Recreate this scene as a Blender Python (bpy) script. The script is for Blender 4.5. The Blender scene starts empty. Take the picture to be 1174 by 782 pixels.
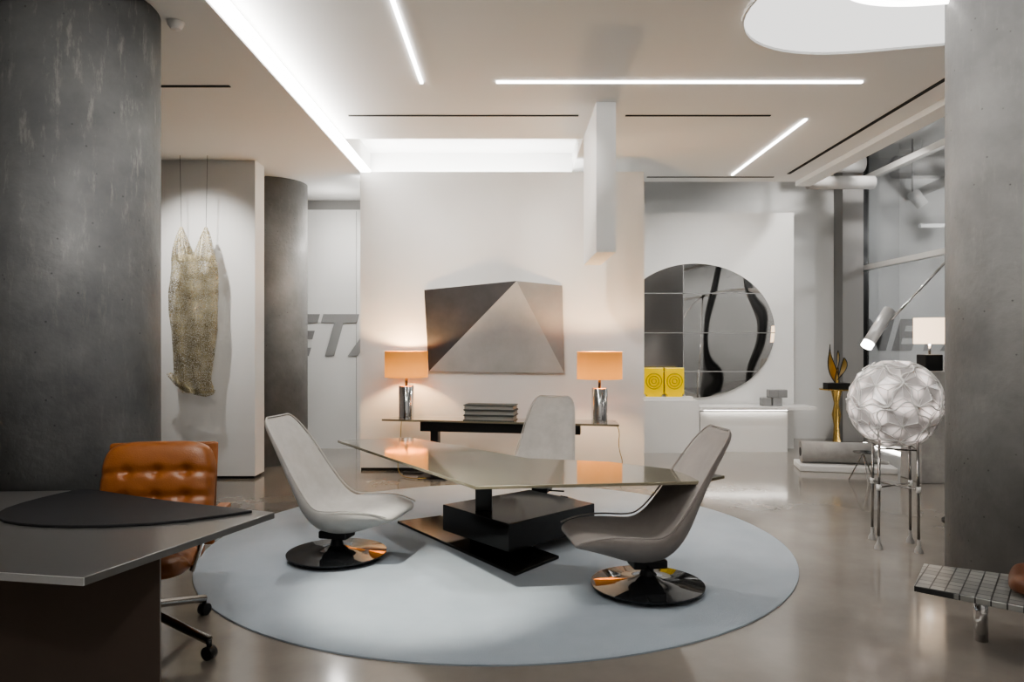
import bpy, bmesh, math, random
from mathutils import Vector, Matrix
random.seed(3)
S = bpy.context.scene
COL = S.collection

# ---------------------------------------------------------------- materials
def mat(name, col, rough=0.5, metal=0.0, col2=None, nscale=4.0, bump=0.0, bscale=60.0,
        emit=None, estr=0.0, coat=0.0, rough2=None, detail=6.0, spec=0.5, sheen=0.0):
    m = bpy.data.materials.new(name); m.use_nodes = True
    nt = m.node_tree; b = nt.nodes['Principled BSDF']
    b.inputs['Base Color'].default_value = (*col, 1)
    b.inputs['Roughness'].default_value = rough
    b.inputs['Metallic'].default_value = metal
    b.inputs['Coat Weight'].default_value = coat
    b.inputs['Coat Roughness'].default_value = 0.08
    b.inputs['Specular IOR Level'].default_value = spec
    b.inputs['Sheen Weight'].default_value = sheen
    if emit:
        b.inputs['Emission Color'].default_value = (*emit, 1)
        b.inputs['Emission Strength'].default_value = estr
    tc = nt.nodes.new('ShaderNodeTexCoord')
    if col2 or rough2 is not None:
        n = nt.nodes.new('ShaderNodeTexNoise'); n.inputs['Scale'].default_value = nscale
        n.inputs['Detail'].default_value = detail; n.inputs['Roughness'].default_value = 0.6
        nt.links.new(tc.outputs['Object'], n.inputs['Vector'])
        r = nt.nodes.new('ShaderNodeValToRGB')
        r.color_ramp.elements[0].position = 0.32; r.color_ramp.elements[1].position = 0.68
        if col2:
            r.color_ramp.elements[0].color = (*col, 1); r.color_ramp.elements[1].color = (*col2, 1)
            nt.links.new(n.outputs['Fac'], r.inputs['Fac'])
            nt.links.new(r.outputs['Color'], b.inputs['Base Color'])
        if rough2 is not None:
            mr = nt.nodes.new('ShaderNodeMapRange'); mr.inputs['From Min'].default_value = 0.3
            mr.inputs['From Max'].default_value = 0.7
            mr.inputs['To Min'].default_value = rough; mr.inputs['To Max'].default_value = rough2
            nt.links.new(n.outputs['Fac'], mr.inputs['Value']); nt.links.new(mr.outputs[0], b.inputs['Roughness'])
    if bump > 0:
        n2 = nt.nodes.new('ShaderNodeTexNoise'); n2.inputs['Scale'].default_value = bscale
        n2.inputs['Detail'].default_value = 4
        nt.links.new(tc.outputs['Object'], n2.inputs['Vector'])
        bp = nt.nodes.new('ShaderNodeBump'); bp.inputs['Strength'].default_value = bump
        bp.inputs['Distance'].default_value = 0.01
        nt.links.new(n2.outputs['Fac'], bp.inputs['Height']); nt.links.new(bp.outputs[0], b.inputs['Normal'])
    return m

def emis(name, col, s):
    m = bpy.data.materials.new(name); m.use_nodes = True
    nt = m.node_tree; nt.nodes.clear()
    e = nt.nodes.new('ShaderNodeEmission'); e.inputs[0].default_value = (*col, 1); e.inputs[1].default_value = s
    o = nt.nodes.new('ShaderNodeOutputMaterial'); nt.links.new(e.outputs[0], o.inputs[0])
    return m

def concrete(name, base, light, streak):
    m = mat(name, base, 0.55, 0, light, 2.4, 0.25, 30, detail=12)
    nt = m.node_tree; b = nt.nodes['Principled BSDF']
    tc = [n for n in nt.nodes if n.type == 'TEX_COORD'][0]
    mp = nt.nodes.new('ShaderNodeMapping'); mp.inputs['Scale'].default_value = (9, 9, 1.9)
    nt.links.new(tc.outputs['Object'], mp.inputs[0])
    n = nt.nodes.new('ShaderNodeTexNoise'); n.inputs['Scale'].default_value = 2.0; n.inputs['Detail'].default_value = 14
    n.inputs['Roughness'].default_value = 0.78
    nt.links.new(mp.outputs[0], n.inputs['Vector'])
    r = nt.nodes.new('ShaderNodeValToRGB'); r.color_ramp.elements[0].position = 0.54; r.color_ramp.elements[1].position = 0.66
    nt.links.new(n.outputs['Fac'], r.inputs[0])
    sx = nt.nodes.new('ShaderNodeSeparateXYZ'); nt.links.new(tc.outputs['Object'], sx.inputs[0])
    mr = nt.nodes.new('ShaderNodeMapRange'); mr.inputs['From Min'].default_value = 1.4; mr.inputs['From Max'].default_value = 2.8
    mr.inputs['To Min'].default_value = streak * .25; mr.inputs['To Max'].default_value = streak
    nt.links.new(sx.outputs[2], mr.inputs['Value'])
    mul = nt.nodes.new('ShaderNodeMath'); mul.operation = 'MULTIPLY'
    nt.links.new(r.outputs[0], mul.inputs[0]); nt.links.new(mr.outputs[0], mul.inputs[1])
    mix = nt.nodes.new('ShaderNodeMix'); mix.data_type = 'RGBA'
    src = b.inputs['Base Color'].links[0].from_socket
    nt.links.new(src, mix.inputs['A']); mix.inputs['B'].default_value = (0.42, 0.41, 0.37, 1)
    nt.links.new(mul.outputs[0], mix.inputs['Factor'])
    v = nt.nodes.new('ShaderNodeTexVoronoi'); v.inputs['Scale'].default_value = 13
    nt.links.new(tc.outputs['Object'], v.inputs['Vector'])
    r2 = nt.nodes.new('ShaderNodeValToRGB'); r2.color_ramp.elements[0].position = 0.03; r2.color_ramp.elements[1].position = 0.09
    r2.color_ramp.elements[0].color = (0.4, 0.4, 0.4, 1)
    nt.links.new(v.outputs['Distance'], r2.inputs[0])
    mx = nt.nodes.new('ShaderNodeMix'); mx.data_type = 'RGBA'; mx.blend_type = 'MULTIPLY'; mx.inputs['Factor'].default_value = 1
    nt.links.new(mix.outputs['Result'], mx.inputs['A']); nt.links.new(r2.outputs[0], mx.inputs['B'])
    nt.links.new(mx.outputs['Result'], b.inputs['Base Color'])
    return m

M = {}
M['wall'] = mat('white_plaster', (0.69, 0.69, 0.68), 0.75, 0, (0.73, 0.73, 0.72), 1.0, 0.03, 80)
M['ceil'] = mat('ceiling_paint', (0.76, 0.76, 0.75), 0.8)
M['floor'] = mat('polished_concrete_floor', (0.20, 0.18, 0.158), 0.10, 0, (0.27, 0.246, 0.218), 1.3, 0.012, 5, rough2=0.19, detail=8, coat=0.3)
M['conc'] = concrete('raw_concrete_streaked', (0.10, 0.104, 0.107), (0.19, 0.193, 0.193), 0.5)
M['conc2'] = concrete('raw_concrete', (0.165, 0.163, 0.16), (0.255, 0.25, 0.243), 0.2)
M['black'] = mat('black_powdercoat', (0.012, 0.012, 0.012), 0.35)
M['blackgloss'] = mat('black_lacquer', (0.012, 0.011, 0.010), 0.14, spec=0.4)
M['dark'] = mat('dark_slot', (0.01, 0.01, 0.01), 0.8)
M['chrome'] = mat('chrome', (0.75, 0.75, 0.75), 0.08, 1.0)
M['dchrome'] = mat('black_chrome_disc', (0.02, 0.021, 0.023), 0.03, 0.0, spec=0.35)
M['nickel'] = mat('dark_nickel', (0.30, 0.29, 0.28), 0.2, 1.0)
M['gold'] = mat('brass', (0.75, 0.52, 0.18), 0.22, 1.0)
M['goldleaf'] = mat('brushed_gold_leaf', (0.60, 0.42, 0.14), 0.3, 0.7)
M['rug'] = mat('pale_blue_rug', (0.33, 0.385, 0.44), 0.95, 0, (0.38, 0.435, 0.49), 3, 0.5, 400, sheen=0.3)
M['fabric'] = mat('light_grey_wool', (0.44, 0.425, 0.40), 0.9, 0, (0.52, 0.505, 0.48), 9, 0.6, 240, sheen=0.2)
M['fabric2'] = mat('taupe_wool', (0.27, 0.243, 0.225), 0.9, 0, (0.325, 0.293, 0.272), 9, 0.6, 240, sheen=0.2)
M['leather'] = mat('cognac_leather', (0.23, 0.078, 0.020), 0.33, 0, (0.31, 0.110, 0.030), 6, 0.15, 160)
M['leather2'] = mat('dark_brown_leather', (0.10, 0.038, 0.018), 0.38, 0, (0.13, 0.05, 0.022), 6, 0.15, 160)
M['tabletop'] = mat('champagne_glass_top', (0.31, 0.285, 0.205), 0.05, 0.4, coat=1.0)
M['desktop'] = mat('bronze_satin_top', (0.20, 0.195, 0.19), 0.28, 0.5)
M['deskbase'] = mat('bronze_satin_panel', (0.14, 0.108, 0.09), 0.45, 0.4)
M['alum'] = mat('brushed_aluminium_edge', (0.62, 0.62, 0.62), 0.35, 0.4)
M['seam'] = mat('mirror_joint', (0.30, 0.30, 0.30), 0.4, 0.3)
M['pad'] = mat('black_leather_inlay', (0.014, 0.014, 0.016), 0.6, 0, bump=0.2, bscale=300)
M['led'] = emis('led_warm_white', (1, 0.97, 0.93), 8)
M['cove'] = emis('led_cove', (1, 0.98, 0.95), 20)
M['cove2'] = emis('led_cove_strong', (1, 0.98, 0.95), 50)
M['oval'] = emis('ceiling_light_diffuser', (1, 0.98, 0.95), 1.1)
M['oval2'] = emis('ceiling_light_tube', (1, 0.97, 0.93), 6)
M['shadew'] = mat('cream_lampshade', (0.8, 0.7, 0.6), 0.8, emit=(1, 0.74, 0.50), estr=1.6)
M['artdark'] = mat('charcoal_metal_facet', (0.022, 0.023, 0.025), 0.42, 0.2, (0.07, 0.07, 0.073), 1.2)
M['artlight'] = mat('silver_metal_facet', (0.32, 0.32, 0.315), 0.45, 0.2, (0.52, 0.52, 0.51), 0.9)
M['artmid'] = mat('grey_metal_facet', (0.22, 0.22, 0.22), 0.45, 0.2, (0.32, 0.32, 0.32), 1.5)
M['yellow'] = mat('yellow_glass', (0.85, 0.58, 0.0), 0.3, 0, emit=(1, 0.72, 0), estr=0.10)
M['yellow2'] = mat('dark_yellow_glass', (0.5, 0.34, 0.0), 0.3)
M['white'] = mat('white_lacquer', (0.72, 0.71, 0.69), 0.3)
M['grey'] = mat('grey_paint', (0.25, 0.245, 0.24), 0.6)
M['midwall'] = mat('light_grey_paint', (0.52, 0.51, 0.50), 0.6)
M['paper'] = mat('book_pages', (0.30, 0.30, 0.28), 0.8, bump=0.4, bscale=200)
M['bookc'] = mat('book_cover_dark', (0.06, 0.065, 0.06), 0.5)
M['letter'] = mat('grey_letters', (0.26, 0.26, 0.26), 0.6)
M['bright'] = emis('lamp_lens', (1, 0.95, 0.88), 9)
M['stone'] = mat('grey_stone', (0.26, 0.25, 0.24), 0.6, 0, (0.38, 0.37, 0.35), 5, 0.3, 30)

m = mat('amber_lampshade', (0.50, 0.215, 0.06), 0.8, emit=(1, 0.36, 0.07), estr=0.5); M['shade'] = m
nt = m.node_tree; b = nt.nodes['Principled BSDF']
tc = nt.nodes.new('ShaderNodeTexCoord'); sx = nt.nodes.new('ShaderNodeSeparateXYZ'); nt.links.new(tc.outputs['Object'], sx.inputs[0])
mr = nt.nodes.new('ShaderNodeMapRange'); mr.interpolation_type = 'SMOOTHSTEP'
mr.inputs['From Min'].default_value = .74; mr.inputs['From Max'].default_value = .46; mr.inputs['To Min'].default_value = .28; mr.inputs['To Max'].default_value = .85
nt.links.new(sx.outputs[2], mr.inputs['Value']); nt.links.new(mr.outputs[0], b.inputs['Emission Strength'])

m = mat('pearl_polymer', (0.46, 0.44, 0.44), 0.2, 0, emit=(1, 0.86, 0.80), estr=0.12, coat=0.6); M['globe'] = m
nt = m.node_tree; b = nt.nodes['Principled BSDF']
tc = nt.nodes.new('ShaderNodeTexCoord'); v = nt.nodes.new('ShaderNodeTexVoronoi'); v.inputs['Scale'].default_value = 8
nt.links.new(tc.outputs['Object'], v.inputs['Vector'])
mr = nt.nodes.new('ShaderNodeMapRange'); mr.inputs['From Max'].default_value = .6; mr.inputs['To Min'].default_value = 1.2; mr.inputs['To Max'].default_value = .08
nt.links.new(v.outputs['Distance'], mr.inputs['Value']); nt.links.new(mr.outputs[0], b.inputs['Emission Strength'])

m = mat('rippled_mirror', (0.82, 0.80, 0.77), 0.02, 1.0, bump=0.35, bscale=1.3); M['mirror'] = m
[n for n in m.node_tree.nodes if n.type == 'BUMP'][0].inputs['Distance'].default_value = 0.05
[n for n in m.node_tree.nodes if n.type == 'TEX_NOISE'][0].inputs['Detail'].default_value = 0
M['mirror2'] = mat('smoked_mirror', (0.26, 0.255, 0.25), 0.16, 0.9)
m = bpy.data.materials.new('golden_wire_mesh'); m.use_nodes = True; nt = m.node_tree; b = nt.nodes['Principled BSDF']
b.inputs['Metallic'].default_value = 0.45; b.inputs['Roughness'].default_value = 0.45
tc = nt.nodes.new('ShaderNodeTexCoord'); v = nt.nodes.new('ShaderNodeTexVoronoi'); v.feature = 'DISTANCE_TO_EDGE'; v.inputs['Scale'].default_value = 58
nt.links.new(tc.outputs['Object'], v.inputs['Vector'])
mt = nt.nodes.new('ShaderNodeMath'); mt.operation = 'LESS_THAN'; mt.inputs[1].default_value = 0.105
nt.links.new(v.outputs['Distance'], mt.inputs[0]); nt.links.new(mt.outputs[0], b.inputs['Alpha'])
nn = nt.nodes.new('ShaderNodeTexNoise'); nn.inputs['Scale'].default_value = 7
rr = nt.nodes.new('ShaderNodeValToRGB'); rr.color_ramp.elements[0].color = (0.16, 0.13, 0.07, 1); rr.color_ramp.elements[1].color = (0.55, 0.49, 0.33, 1)
rr.color_ramp.elements[0].position = .3; rr.color_ramp.elements[1].position = .7
nt.links.new(tc.outputs['Object'], nn.inputs['Vector']); nt.links.new(nn.outputs[0], rr.inputs[0]); nt.links.new(rr.outputs[0], b.inputs['Base Color'])
M['mesh'] = m
m = bpy.data.materials.new('window_glass'); m.use_nodes = True; nt = m.node_tree; nt.nodes.clear()
tr = nt.nodes.new('ShaderNodeBsdfTransparent'); tr.inputs[0].default_value = (0.85, 0.87, 0.89, 1)
gl = nt.nodes.new('ShaderNodeBsdfGlossy'); gl.inputs['Roughness'].default_value = 0.01
mx = nt.nodes.new('ShaderNodeMixShader'); mx.inputs[0].default_value = 0.22; o = nt.nodes.new('ShaderNodeOutputMaterial')
nt.links.new(tr.outputs[0], mx.inputs[1]); nt.links.new(gl.outputs[0], mx.inputs[2]); nt.links.new(mx.outputs[0], o.inputs[0])
M['glass'] = m
m = mat('metal_tile_grid', (0.5, 0.5, 0.48), 0.3, 0.35); nt = m.node_tree; b = nt.nodes['Principled BSDF']
tc = nt.nodes.new('ShaderNodeTexCoord'); br = nt.nodes.new('ShaderNodeTexBrick'); br.offset = 0
br.inputs['Scale'].default_value = 1; br.inputs['Brick Width'].default_value = 0.06; br.inputs['Row Height'].default_value = 0.06
br.inputs['Mortar Size'].default_value = 0.003; br.inputs['Mortar'].default_value = (0.04, 0.04, 0.04, 1)
br.inputs['Color1'].default_value = (0.36, 0.36, 0.34, 1); br.inputs['Color2'].default_value = (0.24, 0.24, 0.23, 1)
mp = nt.nodes.new('ShaderNodeMapping'); mp.inputs['Rotation'].default_value = (0, 0, math.radians(38))
nt.links.new(tc.outputs['Object'], mp.inputs[0]); nt.links.new(mp.outputs[0], br.inputs['Vector']); nt.links.new(br.outputs['Color'], b.inputs['Base Color'])
M['tiles'] = m

# ---------------------------------------------------------------- helpers
def obj(name, me, parent=None):
    o = bpy.data.objects.new(name, me); COL.objects.link(o)
    if parent: o.parent = parent
    return o
def empty(name, loc=(0, 0, 0), rz=0):
    e = bpy.data.objects.new(name, None); COL.objects.link(e); e.location = loc; e.rotation_euler = (0, 0, rz)
    e.empty_display_size = 0.1
    return e
def mk(name, vs, fs, mt_, parent=None, smooth=False, bevel=0, sub=0):
    me = bpy.data.meshes.new(name); me.from_pydata([tuple(v) for v in vs], [], fs)
    bm = bmesh.new(); bm.from_mesh(me); bmesh.ops.recalc_face_normals(bm, faces=bm.faces); bm.to_mesh(me); bm.free()
    me.materials.append(mt_)
    o = obj(name, me, parent)
    if bevel:
        b = o.modifiers.new('b', 'BEVEL'); b.width = bevel; b.segments = 2; b.limit_method = 'ANGLE'
    if sub:
        s = o.modifiers.new('s', 'SUBSURF'); s.levels = sub; s.render_levels = sub
    if smooth:
        for p in me.polygons: p.use_smooth = True
    return o
BF = [(0, 3, 2, 1), (4, 5, 6, 7), (0, 1, 5, 4), (1, 2, 6, 5), (2, 3, 7, 6), (3, 0, 4, 7)]
def boxes(name, lst, mt_, parent=None, bevel=0):
    vs, fs = [], []
    for (x0, x1, y0, y1, z0, z1) in lst:
        k = len(vs)
        vs += [(x0, y0, z0), (x1, y0, z0), (x1, y1, z0), (x0, y1, z0), (x0, y0, z1), (x1, y0, z1), (x1, y1, z1), (x0, y1, z1)]
        fs += [tuple(i + k for i in f) for f in BF]
    return mk(name, vs, fs, mt_, parent, bevel=bevel)
def box(name, x0, x1, y0, y1, z0, z1, mt_, parent=None, bevel=0):
    return boxes(name, [(x0, x1, y0, y1, z0, z1)], mt_, parent, bevel)
def prism(name, pts, z0, z1, mt_, parent=None, bevel=0):
    n = len(pts)
    vs = [(x, y, z0) for x, y in pts] + [(x, y, z1) for x, y in pts]
    fs = [tuple(range(n)), tuple(range(n, 2 * n))] + [(i, (i + 1) % n, n + (i + 1) % n, n + i) for i in range(n)]
    return mk(name, vs, fs, mt_, parent, bevel=bevel)
def cyl(name, p0, p1, r0, mt_, parent=None, r1=None, seg=32):
    p0, p1 = Vector(p0), Vector(p1); r1 = r0 if r1 is None else r1
    d = (p1 - p0).normalized(); a = d.orthogonal().normalized(); b = d.cross(a)
    vs = []
    for p, r in ((p0, r0), (p1, r1)):
        for i in range(seg):
            t = 2 * math.pi * i / seg; vs.append(p + a * math.cos(t) * r + b * math.sin(t) * r)
    fs = [tuple(range(seg)), tuple(range(seg, 2 * seg))] + [(i, (i + 1) % seg, seg + (i + 1) % seg, seg + i) for i in range(seg)]
    o = mk(name, vs, fs, mt_, parent)
    for p in o.data.polygons: p.use_smooth = len(p.vertices) == 4
    return o
def lathe(name, prof, mt_, parent=None, c=(0, 0, 0), seg=56, sy=1.0):
    vs, fs = [], []; n = len(prof)
    for r, z in prof:
        r = max(r, 0.0005)
        for i in range(seg):
            t = 2 * math.pi * i / seg; vs.append((c[0] + r * math.cos(t), c[1] + sy * r * math.sin(t), c[2] + z))
    for j in range(n - 1):
        for i in range(seg):
            fs.append((j * seg + i, j * seg + (i + 1) % seg, (j + 1) * seg + (i + 1) % seg, (j + 1) * seg + i))
    o = mk(name, vs, fs, mt_, parent)
    for p in o.data.polygons: p.use_smooth = True
    md = o.modifiers.new('es', 'EDGE_SPLIT'); md.split_angle = math.radians(40)
    return o
def wire(name, pts, r, mt_, parent=None, smooth=False):
    cu = bpy.data.curves.new(name, 'CURVE'); cu.dimensions = '3D'; cu.bevel_depth = r; cu.bevel_resolution = 4; cu.use_fill_caps = True
    if smooth:
        s = cu.splines.new('NURBS'); s.points.add(len(pts) - 1)
        for i, p in enumerate(pts): s.points[i].co = (*p, 1)
        s.use_endpoint_u = True; s.order_u = 3
    else:
        s = cu.splines.new('POLY'); s.points.add(len(pts) - 1)
        for i, p in enumerate(pts): s.points[i].co = (*p, 1)
    cu.materials.append(mt_)
    return obj(name, cu, parent)
def light(name, kind, loc, power, target=None, col=(1, 0.93, 0.84), size=0.05, angle=60, blend=0.6):
    l = bpy.data.lights.new(name, kind); l.energy = power; l.color = col
    o = bpy.data.objects.new(name, l); COL.objects.link(o); o.location = loc
    if kind == 'SPOT': l.spot_size = math.radians(angle); l.spot_blend = blend
    if kind in ('SPOT', 'POINT'): l.shadow_soft_size = size
    if target: o.rotation_euler = (Vector(target) - Vector(loc)).to_track_quat('-Z', 'Y').to_euler()
    return o

# ---------------------------------------------------------------- room shell
box('floor', -6, 9, -3, 11.5, -0.12, 0, M['floor'])
boxes('ceiling', [(-6, -1.71, -3, 10.9, 3.35, 4.3),
                  (-1.71, 3.87, -3, 7.4, 3.52, 3.85), (0.73, 3.87, 7.4, 9.4, 3.52, 3.85),
                  (-1.71, 0.73, 7.4, 9.0, 3.72, 3.95), (-1.71, 0.73, 8.75, 9.4, 3.2, 3.95),
                  (-1.71, 9, -3, 11.5, 4.3, 4.4)], M['ceil'])
box('wall_left', -6.15, -6, -3, 11.5, 0, 4.4, M['wall'])
box('wall_front', -6, 9, -3.15, -3, 0, 4.4, M['midwall'])
box('wall_right', 9, 9.15, -3, 11.5, 0, 4.4, M['midwall'])
boxes('wall_back', [(-6, 1.3, 9.75, 9.95, 0, 3.22), (1.3, 3.80, 9.75, 9.95, 0, 3.18), (-6, 9, 11.3, 11.5, 0, 4.4),
                    (1.0, 5.0, 10.75, 10.9, 0, 4.3)], M['wall'])
box('trim_1', -6, -1.7, 9.76, 9.90, 3.22, 3.345, M['grey'])
box('wall_center', -1.70, 1.48, 8.1, 8.3, 0, 3.345, M['wall'])
box('wall_display', -5.9, -2.70, 7.6, 7.88, 0.03, 3.348, M['wall'])
box('baseboard_display', -5.9, -2.72, 7.63, 7.85, 0, 0.03, M['dark'])
boxes('baseboard_center', [(-1.69, 1.47, 8.092, 8.1, 0, 0.03)], M['dark'])
boxes('trim_3', [(-2.88, -2.875, 9.744, 9.75, 0, 3.2), (-2.10, -2.095, 9.744, 9.75, 0, 3.2)], M['grey'])
for i, (x0, x1, y0, y1, z) in enumerate([(-1.50, .61, 6.615, 6.645, 3.519), (1.04, 2.37, 6.615, 6.645, 3.519), (3.40, 3.44, 3.5, 8.94, 3.519),
                              (-3.1, -2.10, 5.37, 5.40, 3.349), (1.7, 3.3, 9.1, 9.13, 3.519)]):
    box('ceiling_air_slot' + ('' if i == 0 else '.%03d' % i), x0, x1, y0, y1, z - 0.006, z, M['dark'])
box('trim_2', 3.68, 3.87, -2.9, 9.39, 3.46, 3.52, M['ceil'])
lathe('ceiling_sensor_dome', [(0, -.055), (.03, -.045), (.045, -.02), (.048, 0), (0, 0)], M['white'], c=(-2.00, 4.30, 3.349), seg=24)
gw = empty('window_1', (5.2, 0, 0))
box('glass_pane', -0.01, 0.01, -2.9, 10.7, 0.05, 4.3, M['glass'], gw)
boxes('mullions', [(-0.08, 0.08, y - 0.05, y + 0.05, 0, 4.3) for y in (0.5, 3.9, 7.2, 10.75)], M['black'], gw)
boxes('transoms', [(-0.05, 0.05, -2.9, 10.7, 3.79, 3.87), (-0.05, 0.05, -2.9, 10.7, 2.49, 2.56), (-0.05, 0.05, -2.9, 10.7, 0, 0.06)], M['white'], gw)
box('wall_pier', 4.78, 5.08, 10.45, 10.74, 0, 4.3, M['grey'])
dp = empty('ventilation_duct', (0, 0, 0))
cyl('pipe_1', (4.5, 9.6, 3.95), (4.5, 3, 3.95), 0.09, M['wall'], dp)
cyl('pipe_2', (4.05, 9.9, 3.62), (4.95, 9.9, 3.62), 0.09, M['midwall'], dp)
cyl('pipe_3', (4.15, 10.2, 3.95), (4.95, 10.2, 3.95), 0.12, M['midwall'], dp)
cyl('hanger', (4.5, 8.0, 4.0), (4.5, 8.0, 4.3), 0.01, M['grey'], dp)
cyl('hanger_2', (4.1, 9.9, 3.7), (4.1, 9.9, 4.3), 0.01, M['grey'], dp)
cyl('hanger_3', (4.6, 10.2, 4.0), (4.6, 10.2, 4.3), 0.01, M['grey'], dp)
dp2 = empty('ventilation_duct.001', (0, 0, 0))
cyl('pipe_1', (5.5, 10.4, 3.95), (8.8, 10.4, 3.95), 0.16, M['midwall'], dp2)
cyl('pipe_2', (5.5, 9.0, 4.05), (8.8, 9.0, 4.05), 0.10, M['midwall'], dp2)
cyl('pipe_3', (6.2, 7.8, 3.85), (6.2, 11.2, 3.70), 0.07, M['white'], dp2)
cyl('hanger', (6.2, 9.7, 3.8), (6.2, 9.7, 4.3), 0.01, M['grey'], dp2)
for i, (x, y, z) in enumerate([(5.75, 9.3, 3.4), (6.5, 10, 3.3), (5.65, 10.2, 3.55), (6.5, 8.6, 3.70)]):
    sp = empty('track_spotlight' + ('' if i == 0 else '.%03d' % i), (x, y, z))
    cyl('can', (0, 0, 0), (0.12, -0.05, -0.2), 0.08, M['white'], sp)
    cyl('stem', (0, 0, 0), (0, 0, 4.3 - z), 0.012, M['grey'], sp)
box('hanging_rail', 5.4, 8.9, 9.55, 9.6, 2.95, 3.0, M['white'])
cyl('hanging_rail_rod', (5.8, 9.575, 3.0), (5.8, 9.575, 4.3), 0.008, M['grey'], bpy.data.objects['hanging_rail'])

# concrete columns
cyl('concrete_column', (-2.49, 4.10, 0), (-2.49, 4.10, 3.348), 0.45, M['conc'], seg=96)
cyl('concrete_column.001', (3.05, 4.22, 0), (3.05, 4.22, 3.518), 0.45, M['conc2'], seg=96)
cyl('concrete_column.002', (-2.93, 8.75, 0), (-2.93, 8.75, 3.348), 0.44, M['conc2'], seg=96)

box('hanging_ceiling_fin', 0.73, 0.90, 6.26, 7.35, 2.22, 3.52, M['wall'])

def letters(name, body, loc, size):
    cu = bpy.data.curves.new(name, 'FONT'); cu.body = body; cu.size = size; cu.shear = 0.28; cu.extrude = 0.004; cu.offset = 0.024
    cu.space_character = 1.14
    cu.materials.append(M['letter']); o = obj(name, cu); o.location = loc; o.rotation_euler = (math.pi / 2, 0, 0); return o
letters('wall_lettering', 'META', (-3.76, 9.738, 1.27), 0.76)
letters('lettering_reflection', 'META', (5.35, 11.295, 1.32), 0.66)  # added copy behind the glass, stands in for the lettering's reflection

# ---------------------------------------------------------------- ceiling lights
def strip(name, *b):
    e = box(name, *b, M['led'])
strip('linear_ceiling_light', -0.125, 2.79, 5.748, 5.772, 3.505, 3.519)
strip('linear_ceiling_light.001', -0.735, -0.710, 3.0, 5.78, 3.505, 3.519)
strip('linear_ceiling_light.002', 2.723, 2.747, 6.73, 8.98, 3.505, 3.519)
strip('added_reflection_strip', 2.9, 2.93, -2.4, 1.6, 3.505, 3.519)  # added strip out of view, gives the mirror something lit to reflect
strip('added_reflection_strip.001', 6.2, 6.23, -2.4, 3.0, 4.28, 4.299)  # added too, past the glass and unseen, for the mirror's dark side
strip('added_reflection_strip.002', -0.2, 2.4, 0.2, 0.23, 3.505, 3.519)  # added overhead strip, out of view, also there for the mirror
box('cove_light', -1.709, -1.70, -2.5, 8.7, 3.37, 3.50, M['cove'])
box('cove_light.001', -1.65, 0.70, 8.33, 8.40, 3.22, 3.25, M['cove2'])
oc = empty('organic_ceiling_light', (2.55, 4.24, 3.52))
pts = []
for i in range(72):
    t = 2 * math.pi * i / 72
    r = 1.0 + 0.10 * math.cos(2 * t + 0.5) + 0.06 * math.cos(3 * t - 0.8)
    pts.append((1.02 * r * math.cos(t), 0.99 * r * math.sin(t)))
prism('diffuser', [(x, y) for x, y in pts], -0.012, -0.002, M['oval'], oc)
n = len(pts)
vs = []
for sc, z in ((1.0, -0.03), (1.012, -0.03), (1.012, 0), (1.0, 0)):
    vs += [(x * sc, y * sc, z) for x, y in pts]
fs = []
for k in range(4):
    for i in range(n):
        fs.append((k * n + i, k * n + (i + 1) % n, ((k + 1) % 4) * n + (i + 1) % n, ((k + 1) % 4) * n + i))
mk('rim', vs, fs, M['ceil'], oc)
ip = [(0.62 * x, 0.45 * y - 0.28, -0.03) for x, y in pts]; wire('inner_tube', ip + ip[:1], 0.018, M['oval2'], oc)

# ---------------------------------------------------------------- rug
lathe('round_rug', [(0, 0.016), (2.015, 0.016), (2.03, 0.008), (2.03, 0.0), (0, 0)], M['rug'], c=(-0.10, 5.25, 0), seg=128)
RZ = 0.017

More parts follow.
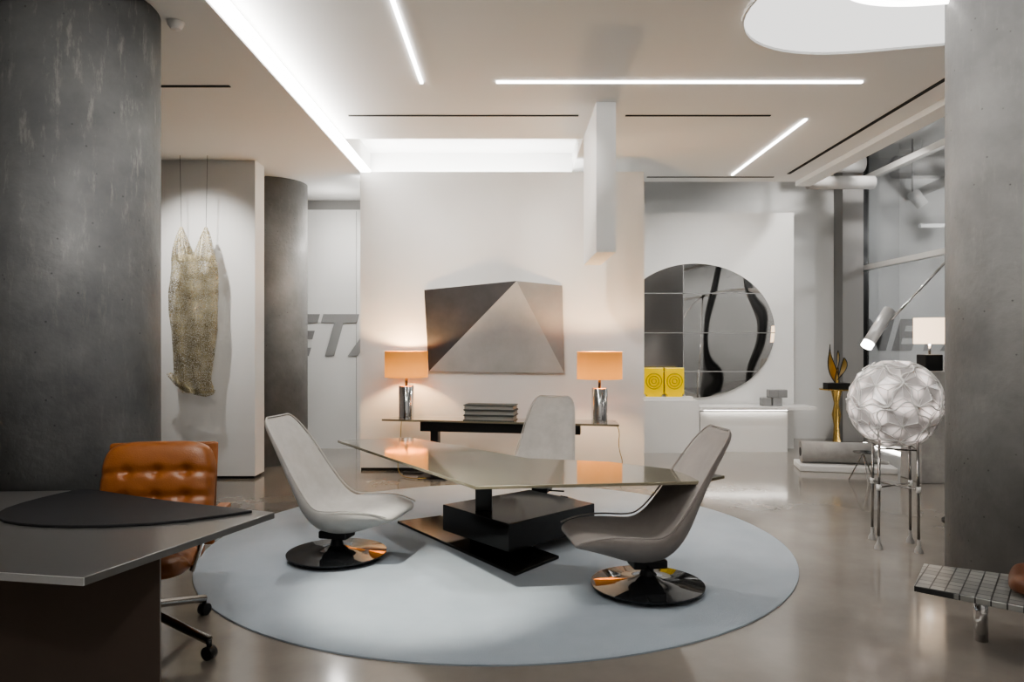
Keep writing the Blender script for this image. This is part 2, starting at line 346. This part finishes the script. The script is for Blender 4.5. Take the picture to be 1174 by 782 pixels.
# ---------------------------------------------------------------- lounge chairs
def lounge(name, loc, ang, fab, fab_out=None):
    e = empty(name, loc, ang)
    st = [(.475, .315, .18, .045, 0), (.455, .342, .24, .07, .004), (.37, .355, .268, .10, .02), (.22, .338, .283, .125, .045),
          (.08, .300, .288, .14, .07), (-.04, .300, .282, .14, .08), (-.13, .39, .268, .115, .066), (-.205, .53, .250, .085, .040),
          (-.285, .68, .232, .068, .024), (-.365, .815, .210, .058, .013), (-.42, .893, .180, .05, .006), (-.442, .926, .135, .038, .003)]
    nv = 11; N = len(st); inner, outer = [], []
    for i, (u, z, w, t, c) in enumerate(st):
        a = st[max(0, i - 1)]; b = st[min(N - 1, i + 1)]
        tx, tz = b[0] - a[0], b[1] - a[1]; L = math.hypot(tx, tz); nx, nz = tz / L, -tx / L
        for j in range(nv):
            v = -1 + 2 * j / (nv - 1)
            k = c * abs(v) ** 2.4
            p = (u + nx * k, w * v, z + nz * k); inner.append(p)
            tt = t * (1 - 0.5 * v * v)
            outer.append((p[0] - nx * tt, w * v * 0.985, p[2] - nz * tt))
    vs = inner + outer; O = N * nv; fs = []
    for i in range(N - 1):
        for j in range(nv - 1):
            q = (i * nv + j, i * nv + j + 1, (i + 1) * nv + j + 1, (i + 1) * nv + j)
            fs.append(q); fs.append(tuple(x + O for x in q))
        for j in (0, nv - 1):
            fs.append((i * nv + j, (i + 1) * nv + j, O + (i + 1) * nv + j, O + i * nv + j))
    for i in (0, N - 1):
        for j in range(nv - 1):
            fs.append((i * nv + j, i * nv + j + 1, O + i * nv + j + 1, O + i * nv + j))
    mk('upholstered_shell', vs, fs, fab, e, smooth=True, sub=2)
    edge = []
    for i in range(1, N): edge.append(inner[i * nv])
    edge += [inner[(N - 1) * nv + j] for j in range(1, nv - 1)]
    for i in range(N - 1, 0, -1): edge.append(inner[i * nv + nv - 1])
    wire('edge_piping', edge, 0.005, fab, e, True)
    lathe('swivel_disc_base', [(0, .0), (.22, .0), (.30, .018), (.325, .032), (.325, .040), (.20, .05), (.09, .062), (.045, .085), (.036, .12), (.036, .17), (0, .17)], M['dchrome'], e)
    box('tilt_mechanism', -.10, .10, -.07, .07, .135, .185, M['black'], e, 0.01)
    cyl('tilt_lever', (0.02, 0.05, .15), (0.02, .2, .15), .007, M['black'], e)
    return e
lounge('swivel_lounge_chair', (-1.16, 4.79, RZ), math.radians(-14), M['fabric'])
lounge('swivel_lounge_chair.001', (0.78, 4.17, RZ), math.radians(180 + 8), M['fabric2'])
lounge('swivel_lounge_chair.002', (0.26, 6.25, RZ), math.radians(-107), M['fabric'])

# ---------------------------------------------------------------- central table
t = empty('executive_glass_table', (0, 0, 0))
top = [(-1.387, 5.75), (-.833, 5.92), (.105, 4.88), (.642, 4.73), (1.25, 4.25), (1.045, 4.07), (-.20, 3.93)]
prism('glass_top', top, 0.642, 0.66, M['tabletop'], t, 0.002)
cx = sum(p[0] for p in top) / 7; cy = sum(p[1] for p in top) / 7
prism('under_frame', [(cx + (x - cx) * .80, cy + (y - cy) * .80) for x, y in top], 0.622, 0.642, M['black'], t)
bxp = [(-.02, 4.66), (.60, 5.25), (.14, 5.74), (-.50, 5.22)]
prism('base_block', bxp, 0.085, 0.27, M['blackgloss'], t, 0.004)
prism('floor_plate', [(-.90, 5.68), (-.58, 5.86), (.31, 4.76), (.02, 4.40)], RZ, RZ + 0.02, M['blackgloss'], t, 0.003)
prism('block_plinth', [(-.05, 4.95), (.3, 5.2), (.05, 5.5), (-.3, 5.2)], RZ + 0.02, 0.085, M['black'], t)
box('column', -.255, -.14, 5.02, 5.12, 0.27, 0.622, M['black'], t, 0.004)

# ---------------------------------------------------------------- console + lamps + books
cang = math.atan2(7.38 - 7.82, 2.4)
c = empty('glass_console_table', (-0.13, 7.6, 0), cang)
prism('glass_top', [(-1.25, -.14), (-1.16, .17), (1.2, .2), (1.25, -.2)], .600, .62, M['tabletop'], c)
box('under_beam', -.85, .85, -.06, .06, .49, .60, M['black'], c)
for i, x in enumerate((-.70, .70)):
    box('pedestal_%d' % i, x - .04, x + .04, -.05, .05, .02, .55, M['black'], c)
    box('foot_%d' % i, x - .15, x + .15, -.15, .15, 0, .02, M['black'], c)
box('floor_bar', -1.1, .9, .10, .14, 0, .018, M['black'], c)
def tlamp(name, x, y, z, sh, baseh=.35, cap=None):
    e = empty(name, (x, y, z))
    lathe('base', [(0, 0), (.082, 0), (.082, baseh - .01), (.075, baseh), (0, baseh)], M['chrome'], e)
    cyl('neck', (0, 0, baseh), (0, 0, baseh + .09), .014, M['black'], e)
    z0, z1 = baseh + .09, baseh + .09 + .28
    lathe('shade', [(.232, z0), (.232, z1), (.228, z1), (.228, z0), (.232, z0)], sh, e, sy=.85)
    boxes('shade_spider', [(-.228, .228, -.003, .003, z0 + .02, z0 + .026), (-.003, .003, -.19, .19, z0 + .02, z0 + .026)], M['black'], e)
    lathe('bulb', [(0, z0 + .03), (.03, z0 + .06), (.03, z0 + .1), (0, z0 + .13)], M['bright'], e)
    return e
tlamp('table_lamp', -1.14, 7.80, .62, M['shade'])
tlamp('table_lamp.001', .90, 7.43, .62, M['shade'])
light('lamp_bulb_glow', 'POINT', (-1.14, 7.80, 1.24), 34, col=(1, .66, .34), size=.04)
light('lamp_bulb_glow.001', 'POINT', (.90, 7.43, 1.24), 42, col=(1, .66, .34), size=.04)
wire('lamp_cord', [(1.05, 7.45, .62), (1.12, 7.48, .55), (1.10, 7.5, .35), (1.17, 7.55, .15), (1.12, 7.8, .01), (1.1, 8.05, .01)], .004, M['gold'], smooth=True)
wire('lamp_cord.001', [(-1.2, 7.85, .60), (-1.22, 7.9, .3), (-1.25, 7.8, .01), (-1.0, 7.5, .01), (-.8, 7.65, .01)], .004, M['gold'], smooth=True)
bk = empty('stacked_books', (-.22, 7.62, .62), cang)
for i in range(3):
    z = i * .055; dx = random.uniform(-.01, .01)
    boxes('cover_%d' % i, [(-.27 + dx, .27 + dx, -.12, .12, z, z + .007), (-.27 + dx, .27 + dx, -.12, .12, z + .046, z + .053)], M['bookc'], bk)
    box('pages_%d' % i, -.26 + dx, .26 + dx, -.112, .112, z + .007, z + .046, M['paper'], bk)
# ---------------------------------------------------------------- faceted wall art
a = empty('faceted_wall_relief', (0, 8.1, 0))
A = (-.98, -.03, 2.02); B = (.05, -.16, 2.11); C = (.56, -.03, 2.07); D = (.585, -.03, 1.09); F = (-.93, -.03, 1.11)
bk_ = [(p[0], -.002, p[2]) for p in (A, B, C, D, F)]
mk('facet_dark', [A, B, F], [(0, 1, 2)], M['artdark'], a)
mk('facet_light', [B, F, D], [(0, 1, 2)], M['artlight'], a)
mk('facet_mid', [B, C, D], [(0, 1, 2)], M['artmid'], a)
P5 = [A, B, C, D, F]
mk('sides', P5 + bk_, [(i, (i + 1) % 5, 5 + (i + 1) % 5, 5 + i) for i in range(5)] + [(5, 6, 7, 8, 9)], M['artmid'], a)

# ---------------------------------------------------------------- hanging mesh sculpture
h = empty('hanging_wire_mesh_sculpture', (-3.24, 7.36, 0))
def sec(z, xc, rx, ry, seg=48, ph=0):
    out = []
    for i in range(seg):
        q = 2 * math.pi * i / seg; w = 1 + .05 * math.sin(5 * q + z * 9 + ph)
        out.append((xc + rx * w * math.cos(q), ry * w * math.sin(q) * (1 + .25 * math.sin(7 * q + z * 3)), z))
    return out
def loft(name, secs, mt_, parent):
    vs, fs = [], []; seg = len(secs[0])
    for s in secs: vs += s
    for j in range(len(secs) - 1):
        for i in range(seg): fs.append((j * seg + i, j * seg + (i + 1) % seg, (j + 1) * seg + (i + 1) % seg, (j + 1) * seg + i))
    return mk(name, vs, fs, mt_, parent, smooth=True)
body = [(.92, .05, .15), (.98, .03, .17), (1.05, .0, .18), (1.15, .0, .19), (1.35, .0, .21), (1.55, 0, .23), (1.75, 0, .245), (1.95, 0, .248), (2.1, 0, .24), (2.24, 0, .228), (2.32, 0, .21)]
loft('body', [sec(z, x, r, .09) for z, x, r in body], M['mesh'], h)
for nme, s in (('horn_left', -1), ('horn_right', 1)):
    secs = [(2.26, .105, .120), (2.34, .11, .105), (2.42, .118, .08), (2.52, .122, .05), (2.61, .125, .012)]
    loft(nme, [sec(z, s * x, r, .07 * r / .12 + .01, ph=s) for z, x, r in secs], M['mesh'], h)
    wire('cord_' + nme, [(s * .125, 0, 2.59), (s * .14, 0, 3.34)], .002, M['dark'], h)
loft('bottom_roll', [[(x + .03 * math.cos(q * math.pi / 6), .08 * math.sin(q * math.pi / 3) * .3, z + .03 * math.sin(q * math.pi / 6)) for q in range(12)] for x, z in ((-.24, 1.10), (-.18, 1.02), (-.08, .96), (.02, .93), (.12, .91), (.19, .93))], M['mesh'], h)

# ---------------------------------------------------------------- foreground desk
d = empty('executive_desk', (0, 0, 0))
dt = [(-1.04, 3.17), (-1.357, 2.295), (-1.66, 2.35), (-2.7, 2.5), (-2.75, 3.60), (-2.45, 3.61), (-2.22, 3.63)]
prism('top', dt, .672, .70, M['desktop'], d, .003)
prism('edge_trim', [(-1.357, 2.288), (-1.66, 2.343), (-2.7, 2.493), (-2.7, 2.5), (-1.66, 2.35), (-1.357, 2.295)], .674, .699, M['alum'], d)
prism('end_panel', [(-1.315, 2.70), (-2.6, 2.62), (-2.6, 2.65), (-1.325, 2.73)], 0, .672, M['deskbase'], d)
prism('side_panel', [(-2.55, 2.65), (-2.6, 2.65), (-2.6, 3.5), (-2.55, 3.5)], 0, .672, M['deskbase'], d)
def smoothpoly(P, it=3):
    for _ in range(it):
        Q = []
        for i in range(len(P)):
            a_, b_ = P[i], P[(i + 1) % len(P)]
            Q.append((a_[0] * .75 + b_[0] * .25, a_[1] * .75 + b_[1] * .25)); Q.append((a_[0] * .25 + b_[0] * .75, a_[1] * .25 + b_[1] * .75))
        P = Q
    return P
pp = [(-2.12, 3.62), (-1.9, 3.50), (-1.52, 3.31), (-1.12, 3.165), (-1.17, 3.12), (-1.40, 2.95), (-1.70, 2.885), (-1.95, 2.91), (-2.14, 3.0), (-2.24, 3.15), (-2.24, 3.35), (-2.18, 3.57)]
prism('writing_inlay', smoothpoly(pp, 1), .700, .712, M['pad'], d, .003)

# ---------------------------------------------------------------- leather office chair
lc = empty('leather_office_chair', (-1.775, 3.44, 0), math.radians(8))   # local: faces -Y
def cushion(name, w, hgt, th, tuf, parent, place, nu=36, nv_=30, mt_=None):
    vs, fs = [], []
    for side in (1, -1):
        for j in range(nv_ + 1):
            for i in range(nu + 1):
                u = -1 + 2 * i / nu; v = -1 + 2 * j / nv_
                ku = 1 - .14 * abs(v) ** 5; kv = 1 - .13 * abs(u) ** 5
                edge = (max(0, 1 - abs(u) ** 6) * max(0, 1 - abs(v) ** 6)) ** .5
                dz = th * (.25 + .75 * edge)
                if side == 1:
                    for (a1, b1) in tuf:
                        rr_ = ((u - a1) * w) ** 2 + ((v - b1) * hgt) ** 2
                        dz -= th * .35 * math.exp(-rr_ / .0006)
                    for b1 in sorted(set(q[1] for q in tuf)):
                        dz -= th * .22 * math.exp(-((v - b1) * hgt) ** 2 / .0002)
                vs.append(place(u * w * ku, v * hgt * kv, dz if side == 1 else -th * .3 * edge))
    O = (nu + 1) * (nv_ + 1)
    for sd in (0, O):
        for j in range(nv_):
            for i in range(nu):
                q = sd + j * (nu + 1) + i; fs.append((q, q + 1, q + nu + 2, q + nu + 1))
    def bd(i, j): return j * (nu + 1) + i
    for j in range(nv_):
        for i in (0, nu): fs.append((bd(i, j), bd(i, j + 1), O + bd(i, j + 1), O + bd(i, j)))
    for i in range(nu):
        for j in (0, nv_): fs.append((bd(i, j), bd(i + 1, j), O + bd(i + 1, j), O + bd(i, j)))
    return mk(name, vs, fs, mt_ or M['leather'], parent, smooth=True, sub=1)
tuf = [(x, y) for y in (-.5, -.05, .42) for x in (-.5, 0, .5)]
ca, sa = math.cos(math.radians(12)), math.sin(math.radians(12))
cushion('back_cushion', .28, .27, .075, tuf, lc, lambda x, y, z: (x, .27 + y * sa - z * ca, .665 + y * ca + z * sa))
cushion('seat_cushion', .27, .26, .075, [(x, y) for y in (-.4, .3) for x in (-.5, .5)], lc, lambda x, y, z: (x, -.02 + y, .40 + z))
mk('back_shell', [(-.285, .30 - .27 * sa, .40), (.285, .30 - .27 * sa, .40), (.275, .31 + .27 * sa, .922), (-.275, .31 + .27 * sa, .922),
                  (-.27, .33 - .27 * sa, .40), (.27, .33 - .27 * sa, .40), (.255, .34 + .27 * sa, .91), (-.255, .34 + .27 * sa, .91)], BF, M['leather'], lc, bevel=.03)
for nme, s in (('arm_left', -1), ('arm_right', 1)):
    wire(nme, [(s * .29, .22, .44), (s * .335, .12, .47), (s * .34, .05, .57), (s * .335, -.1, .575), (s * .32, -.16, .5), (s * .27, -.1, .38)], .013, M['chrome'], lc, True)
    box(nme + '_pad', s * .345 - .03, s * .345 + .03, -.10, .20, .60, .63, M['leather'], lc, .012)
    cyl(nme + '_post', (s * .343, .05, .56), (s * .343, .05, .605), .012, M['chrome'], lc)
cyl('gas_column', (0, 0, .12), (0, 0, .37), .03, M['chrome'], lc)
for i in range(4):
    q = math.radians(-28 + 90 * i); x, y = math.cos(q), math.sin(q)
    wire('leg_%d' % i, [(0, 0, .19), (.2 * x, .2 * y, .14), (.42 * x, .42 * y, .085)], .02, M['nickel'], lc, True)
    cyl('caster_stem_%d' % i, (.42 * x, .42 * y, .05), (.42 * x, .42 * y, .09), .012, M['black'], lc)
    cyl('caster_%d' % i, (.42 * x - .02 * y, .42 * y + .02 * x, .03), (.42 * x + .02 * y, .42 * y - .02 * x, .03), .03, M['black'], lc)

# ---------------------------------------------------------------- faceted globe floor lamp
g = empty('faceted_globe_floor_lamp', (2.71, 5.12, 0))
bm = bmesh.new(); bmesh.ops.create_icosphere(bm, subdivisions=2, radius=.298)
res = bmesh.ops.poke(bm, faces=bm.faces[:])
for v_ in res['verts']: v_.co *= 1.11
bm.normal_update()
for f in bm.faces: f.smooth = False
me = bpy.data.meshes.new('shade'); bm.to_mesh(me); bm.free(); me.materials.append(M['globe'])
o = obj('shade', me, g); o.location = (0, 0, 1.01)
bm = bmesh.new(); bmesh.ops.create_icosphere(bm, subdivisions=2, radius=.301)
r_ = bmesh.ops.poke(bm, faces=bm.faces[:])
for v_ in r_['verts']: v_.co *= 1.10
me = bpy.data.meshes.new('petal_ribs'); bm.to_mesh(me); bm.free(); me.materials.append(M['white'])
o = obj('petal_ribs', me, g); o.location = (0, 0, 1.01); wmod = o.modifiers.new('w', 'WIREFRAME'); wmod.thickness = .006
bm = bmesh.new(); bmesh.ops.create_icosphere(bm, subdivisions=1, radius=1.0)
k_ = 0
for v_ in bm.verts:
    nrm = v_.co.normalized(); a1 = nrm.orthogonal().normalized(); b1 = nrm.cross(a1)
    P_ = []
    for i in range(41):
        q = 2 * math.pi * i / 40; rr0 = .15 + .022 * math.cos(5 * q)
        p = nrm * math.sqrt(.312 ** 2 - rr0 ** 2) + a1 * rr0 * math.cos(q) + b1 * rr0 * math.sin(q); P_.append((p.x, p.y, p.z + 1.01))
    wire('petal_ring_%d' % k_, P_, .005, M['white'], g); k_ += 1
bm.free()
L4 = [(-.155, -.08), (.075, -.17), (.155, .08), (-.075, .17)]
for i, (x, y) in enumerate(L4):
    cyl('leg_%d' % i, (x, y, .05), (x * .95, y * .95, .80), .009, M['nickel'], g)
    lathe('foot_%d' % i, [(0, 0), (.028, 0), (.026, .02), (.011, .05), (.010, .09), (0, .09)], M['stone'], g, c=(x, y, 0), seg=20)
    cyl('ring_clip_%d' % i, (x, y, .41), (x, y, .45), .014, M['white'], g)
for i in range(2):
    p, q = L4[i], L4[i + 2]; cyl('brace_%d' % i, (p[0], p[1], .43), (q[0], q[1], .43), .006, M['nickel'], g)
wire('upper_ring', [(x * .98, y * .98, .70) for x, y in L4] + [(L4[0][0] * .98, L4[0][1] * .98, .70)], .006, M['nickel'], g)

# ---------------------------------------------------------------- swing-arm floor lamp
s_ = empty('swing_arm_floor_lamp', (3.60, 5.75, 0))
lathe('base', [(0, 0), (.16, 0), (.16, .02), (0, .025)], M['dchrome'], s_)
cyl('pole', (0, 0, .02), (0, 0, 2.2), .013, M['chrome'], s_)
cyl('arm', (.06, 0, 2.30), (-.66, -.15, 1.62), .010, M['chrome'], s_)
cyl('pivot', (0, -.02, 2.21), (0, .05, 2.25), .025, M['black'], s_)
cyl('head', (-.86, -.2, 1.44), (-.68, -.16, 1.69), .045, M['alum'], s_)
cyl('head_diffuser', (-.885, -.206, 1.405), (-.86, -.2, 1.44), .042, M['bright'], s_)
light('swing_arm_bulb', 'SPOT', (2.70, 5.54, 1.39), 12, (2.4, 5.5, .9), (1, .93, .85), .03, 90, .8)

# ---------------------------------------------------------------- right-front tiled low table + cushion
lt = empty('tiled_metal_low_table', (0, 0, 0))
prism('top', [(1.89, 3.40), (2.13, 3.74), (2.98, 3.28), (2.70, 2.72)], .272, .30, M['tiles'], lt, .003)
for i, (x, y) in enumerate([(2.27, 3.50), (2.65, 3.0)]):
    cyl('leg_%d' % i, (x, y, 0), (x, y, .272), .03, M['chrome'], lt)
cu_ = cushion('leather_bolster', .24, .2, .075, [], None, lambda x, y, z: (2.50 + x * .8 + y * .5, 3.22 - x * .6 + y * .7, .335 + z), mt_=M['leather2'])

# ---------------------------------------------------------------- back right zone
mi = empty('oval_mirror_panel', (2.46, 9.745, 1.59))
def ell(a_, b_, n_=96): return [(a_ * math.cos(2 * math.pi * i / n_), b_ * math.sin(2 * math.pi * i / n_)) for i in range(n_)]
E = ell(1.07, .90); n = len(E)
vs = [(x, -.03, z) for x, z in E] + [(x, 0, z) for x, z in E]
mk('mirror_face', vs, [tuple(range(n)), tuple(range(n, 2 * n))] + [(i, (i + 1) % n, n + (i + 1) % n, n + i) for i in range(n)], M['mirror'], mi)
L = [(x, z) for x, z in E if x < -.16]
L2 = [(-.16, .885)] + L + [(-.16, -.885)]
mk('smoked_panel', [(x, -.034, z) for x, z in L2], [tuple(range(len(L2)))], M['mirror2'], mi)
def hw(z): return 1.07 * math.sqrt(1 - (z / .9) ** 2)
boxes('panel_seams', [(-hw(z), hw(z), -.040, -.030, z - .006, z + .006) for z in (.50, -.03, -.55)] + [(-.164, -.156, -.04, -.03, -.88, .88)], M['seam'], mi)
sv = empty('white_sideboard', (0, 0, 0))
box('plinth', 1.60, 2.42, 9.35, 9.70, 0, .68, M['white'], sv)
box('shelf', 2.42, 3.92, 9.30, 9.70, .56, .60, M['white'], sv)
box('lower_box', 2.46, 3.60, 9.45, 9.70, 0, .52, M['white'], sv)
box('shelf_led', 2.5, 3.58, 9.40, 9.43, .545, .56, M['bright'], sv)
ya = empty('yellow_glass_tiles', (0, 9.42, .68))
box('tray', 1.62, 2.36, 0, .2, 0, .04, M['white'], ya)
for i, xc in enumerate((1.86, 2.13)):
    box('tile_%d' % i, xc - .125, xc + .125, .05, .10, .07, .42, M['yellow'], ya, .008)
    for r in (.03, .065, .10):
        pts_ = [(xc + r * math.cos(q * math.pi / 16), .048, .245 + r * math.sin(q * math.pi / 16)) for q in range(33)]
        wire('ring_%d_%d' % (i, int(r * 100)), pts_, .007, M['yellow2'], ya)
    box('tile_foot_%d' % i, xc - .1, xc + .1, .04, .12, .04, .075, M['yellow'], ya)
gs = empty('smoked_glass_cubes', (3.38, 9.5, .601))
for i, (x, z) in enumerate([(-.11, 0), (.03, 0), (-.02, .107), (.1, .107)]):
    box('cube_%d' % i, x, x + .12, -.06, .06, z, z + .105, M['artmid'], gs, .008)
gp = empty('brass_pedestal_table', (4.42, 9.85, 0))
lathe('stand', [(0, 0), (.13, 0), (.12, .03), (.05, .06), (.035, .3), (.06, .45), (.03, .6), (.07, .77), (.22, .785), (.22, .80), (0, .80)], M['gold'], gp)
gf = empty('brass_leaf_sculpture', (4.42, 9.85, .80))
box('plinth', -.15, .15, -.08, .08, 0, .08, M['black'], gf)
# twisted ribbon-like leaves, curled round a common stem
for i, (ph, w_, lean, hh) in enumerate([(0.3, .085, -.10, .52), (1.5, .075, .03, .44), (2.6, .07, .13, .34)]):
    vs, fs = [], []; K = 16
    for k in range(K + 1):
        s = k / K
        wid = w_ * math.sin(math.pi * min(1, s * .93 + .07)) ** .8
        an = ph * .4 + s * 1.1
        cxx = lean * math.sin(s * math.pi * .6); z = .08 + hh * s
        for q in (-1, 0, 1):
            vs.append((cxx + q * wid * math.cos(an), -.02 + .03 * i + q * wid * math.sin(an) + .03 * (1 - q * q), z))
    for k in range(K):
        for q in range(2):
            fs.append((k * 3 + q, k * 3 + q + 1, k * 3 + q + 4, k * 3 + q + 3))
    mk('leaf_%d' % i, vs, fs, M['goldleaf'], gf, smooth=True, sub=1)
    wire('leaf_rim_%d' % i, [vs[k * 3] for k in range(K + 1)] + [vs[k * 3 + 2] for k in range(K, -1, -1)], .006, M['black'], gf)
rb = empty('rolled_daybed', (3.74, 8.15, 0), math.radians(-12))
box('slab', -.50, .50, -.22, .22, .0, .07, M['white'], rb, .01)
cyl('bolster', (-.46, 0, .19), (.30, 0, .19), .12, M['stone'], rb)
cyl('bolster_core', (-.465, 0, .19), (-.458, 0, .19), .05, M['dark'], rb)
box('folded_sheet', -.44, .48, .02, .2, .07, .10, M['stone'], rb, .01)
st_ = empty('wire_stand', (3.62, 7.45, 0))
for i in range(3):
    q = 2 * math.pi * i / 3 + .4
    wire('leg_%d' % i, [(.0, 0, .3), (.14 * math.cos(q), .14 * math.sin(q), .005)], .006, M['nickel'], st_)
cyl('top_disc', (0, 0, .3), (0, 0, .31), .10, M['nickel'], st_)
box('dark_display_plinth', 4.16, 4.60, 7.35, 7.75, 0, 1.14, M['stone'], bevel=.01)
rl = empty('bedside_lamp', (4.36, 7.55, 1.14))
box('base', -.09, .09, -.09, .09, 0, .17, M['black'], rl, .01)
cyl('neck', (0, 0, .17), (0, 0, .28), .012, M['chrome'], rl)
lathe('shade', [(.15, .28), (.15, .55), (.146, .55), (.146, .28), (.15, .28)], M['shadew'], rl)
cyl('bulb', (0, 0, .28), (0, 0, .36), .03, M['bright'], rl)
box('floor_led_channel', 4.95, 5.0, 4.0, 10.2, 0, .02, M['bright'])

# ---------------------------------------------------------------- spots
W = (1, .965, .92)
light('spot_display', 'SPOT', (-3.2, 6.3, 3.3), 150, (-3.25, 7.6, 2.1), W, .05, 66, .9)
light('spot_art', 'SPOT', (-.3, 6.0, 3.45), 70, (-.2, 8.1, 1.7), W, .06, 75, .9)
light('spot_art_left', 'SPOT', (-1.1, 6.3, 3.45), 45, (-1.3, 8.1, 2.2), W, .05, 60, .9)
light('spot_fin', 'SPOT', (-.2, 5.2, 3.40), 120, (1.1, 8.1, 2.5), W, .03, 42, .8)
light('spot_mirror', 'SPOT', (2.8, 7.3, 3.45), 150, (2.9, 9.75, 1.7), W, .06, 75, .9)
light('spot_far_left', 'SPOT', (-2.1, 8.5, 3.3), 30, (-2.4, 9.7, 1.7), W, .06, 90, .9)
light('spot_rug', 'SPOT', (-1.2, 2.7, 3.4), 520, (-.45, 4.15, 0), (1, .96, .84), .03, 27, .7)
light('spot_table', 'SPOT', (.3, 3.2, 3.45), 90, (.1, 4.9, .4), W, .06, 55, .8)
light('spot_chair', 'SPOT', (-2.2, 6.0, 3.3), 110, (-1.0, 4.8, .3), W, .04, 40, .8)
light('spot_chair_right', 'SPOT', (-.3, 5.8, 3.45), 90, (1.3, 4.6, 0), W, .05, 45, .8)
light('spot_leather', 'SPOT', (-1.3, 2.0, 3.45), 55, (-2.0, 3.8, .9), W, .05, 60, .8)
light('spot_left_column', 'SPOT', (-1.0, 2.0, 3.45), 80, (-2.4, 4.0, 1.8), W, .08, 80, .9)
light('spot_right_column', 'SPOT', (1.2, 2.4, 3.45), 65, (2.9, 4.1, 1.5), W, .08, 70, .9)
light('spot_right_floor', 'SPOT', (2.3, 6.8, 3.45), 120, (2.6, 6.9, 0), W, .06, 110, .9)
light('spot_globe', 'SPOT', (2.0, 3.8, 3.45), 40, (2.7, 5.1, 1.0), W, .05, 40, .8)
light('added_fill_front', 'SPOT', (0, -.5, 3.45), 80, (.2, 3.5, 0), W, .12, 110, .9)  # added fill from behind the camera, lifts the general light level
light('added_fill_behind', 'SPOT', (1.5, -.2, 3.45), 200, (1.5, -3, 1.6), W, .12, 120, .9)  # added, unseen: brightens the front wall that the mirror reflects
light('added_fill_behind_glass', 'SPOT', (6.8, -.2, 3.9), 300, (6.8, -3, 1.6), W, .12, 120, .9)  # added, unseen: lights the zone past the glass for the mirror
light('spot_right_front', 'SPOT', (2.0, 1.5, 3.45), 60, (2.4, 3.3, 0), W, .08, 70, .9)
light('spot_room_beyond', 'POINT', (6.8, 8.2, 3.2), 150, None, W, .15)
light('spot_perimeter', 'SPOT', (4.5, 8.8, 4.2), 180, (4.5, 10.6, 1.2), W, .1, 120, .9)
light('spot_back_gap', 'POINT', (-2.2, 9.1, 2.9), 10, None, W, .1)

w = bpy.data.worlds.new('w'); S.world = w; w.use_nodes = True
w.node_tree.nodes['Background'].inputs[0].default_value = (.5, .55, .65, 1); w.node_tree.nodes['Background'].inputs[1].default_value = .1

cam = bpy.data.cameras.new('camera'); co = bpy.data.objects.new('camera', cam); COL.objects.link(co)
co.location = (0, 0, 1.45); co.rotation_euler = (math.pi / 2, 0, 0); cam.sensor_width = 36; cam.lens = 25.42; cam.clip_end = 60
S.camera = co
S.view_settings.view_transform = 'AgX'
try: S.view_settings.look = 'AgX - Medium High Contrast'
except Exception as ex: print(ex)
S.view_settings.exposure = 0.35
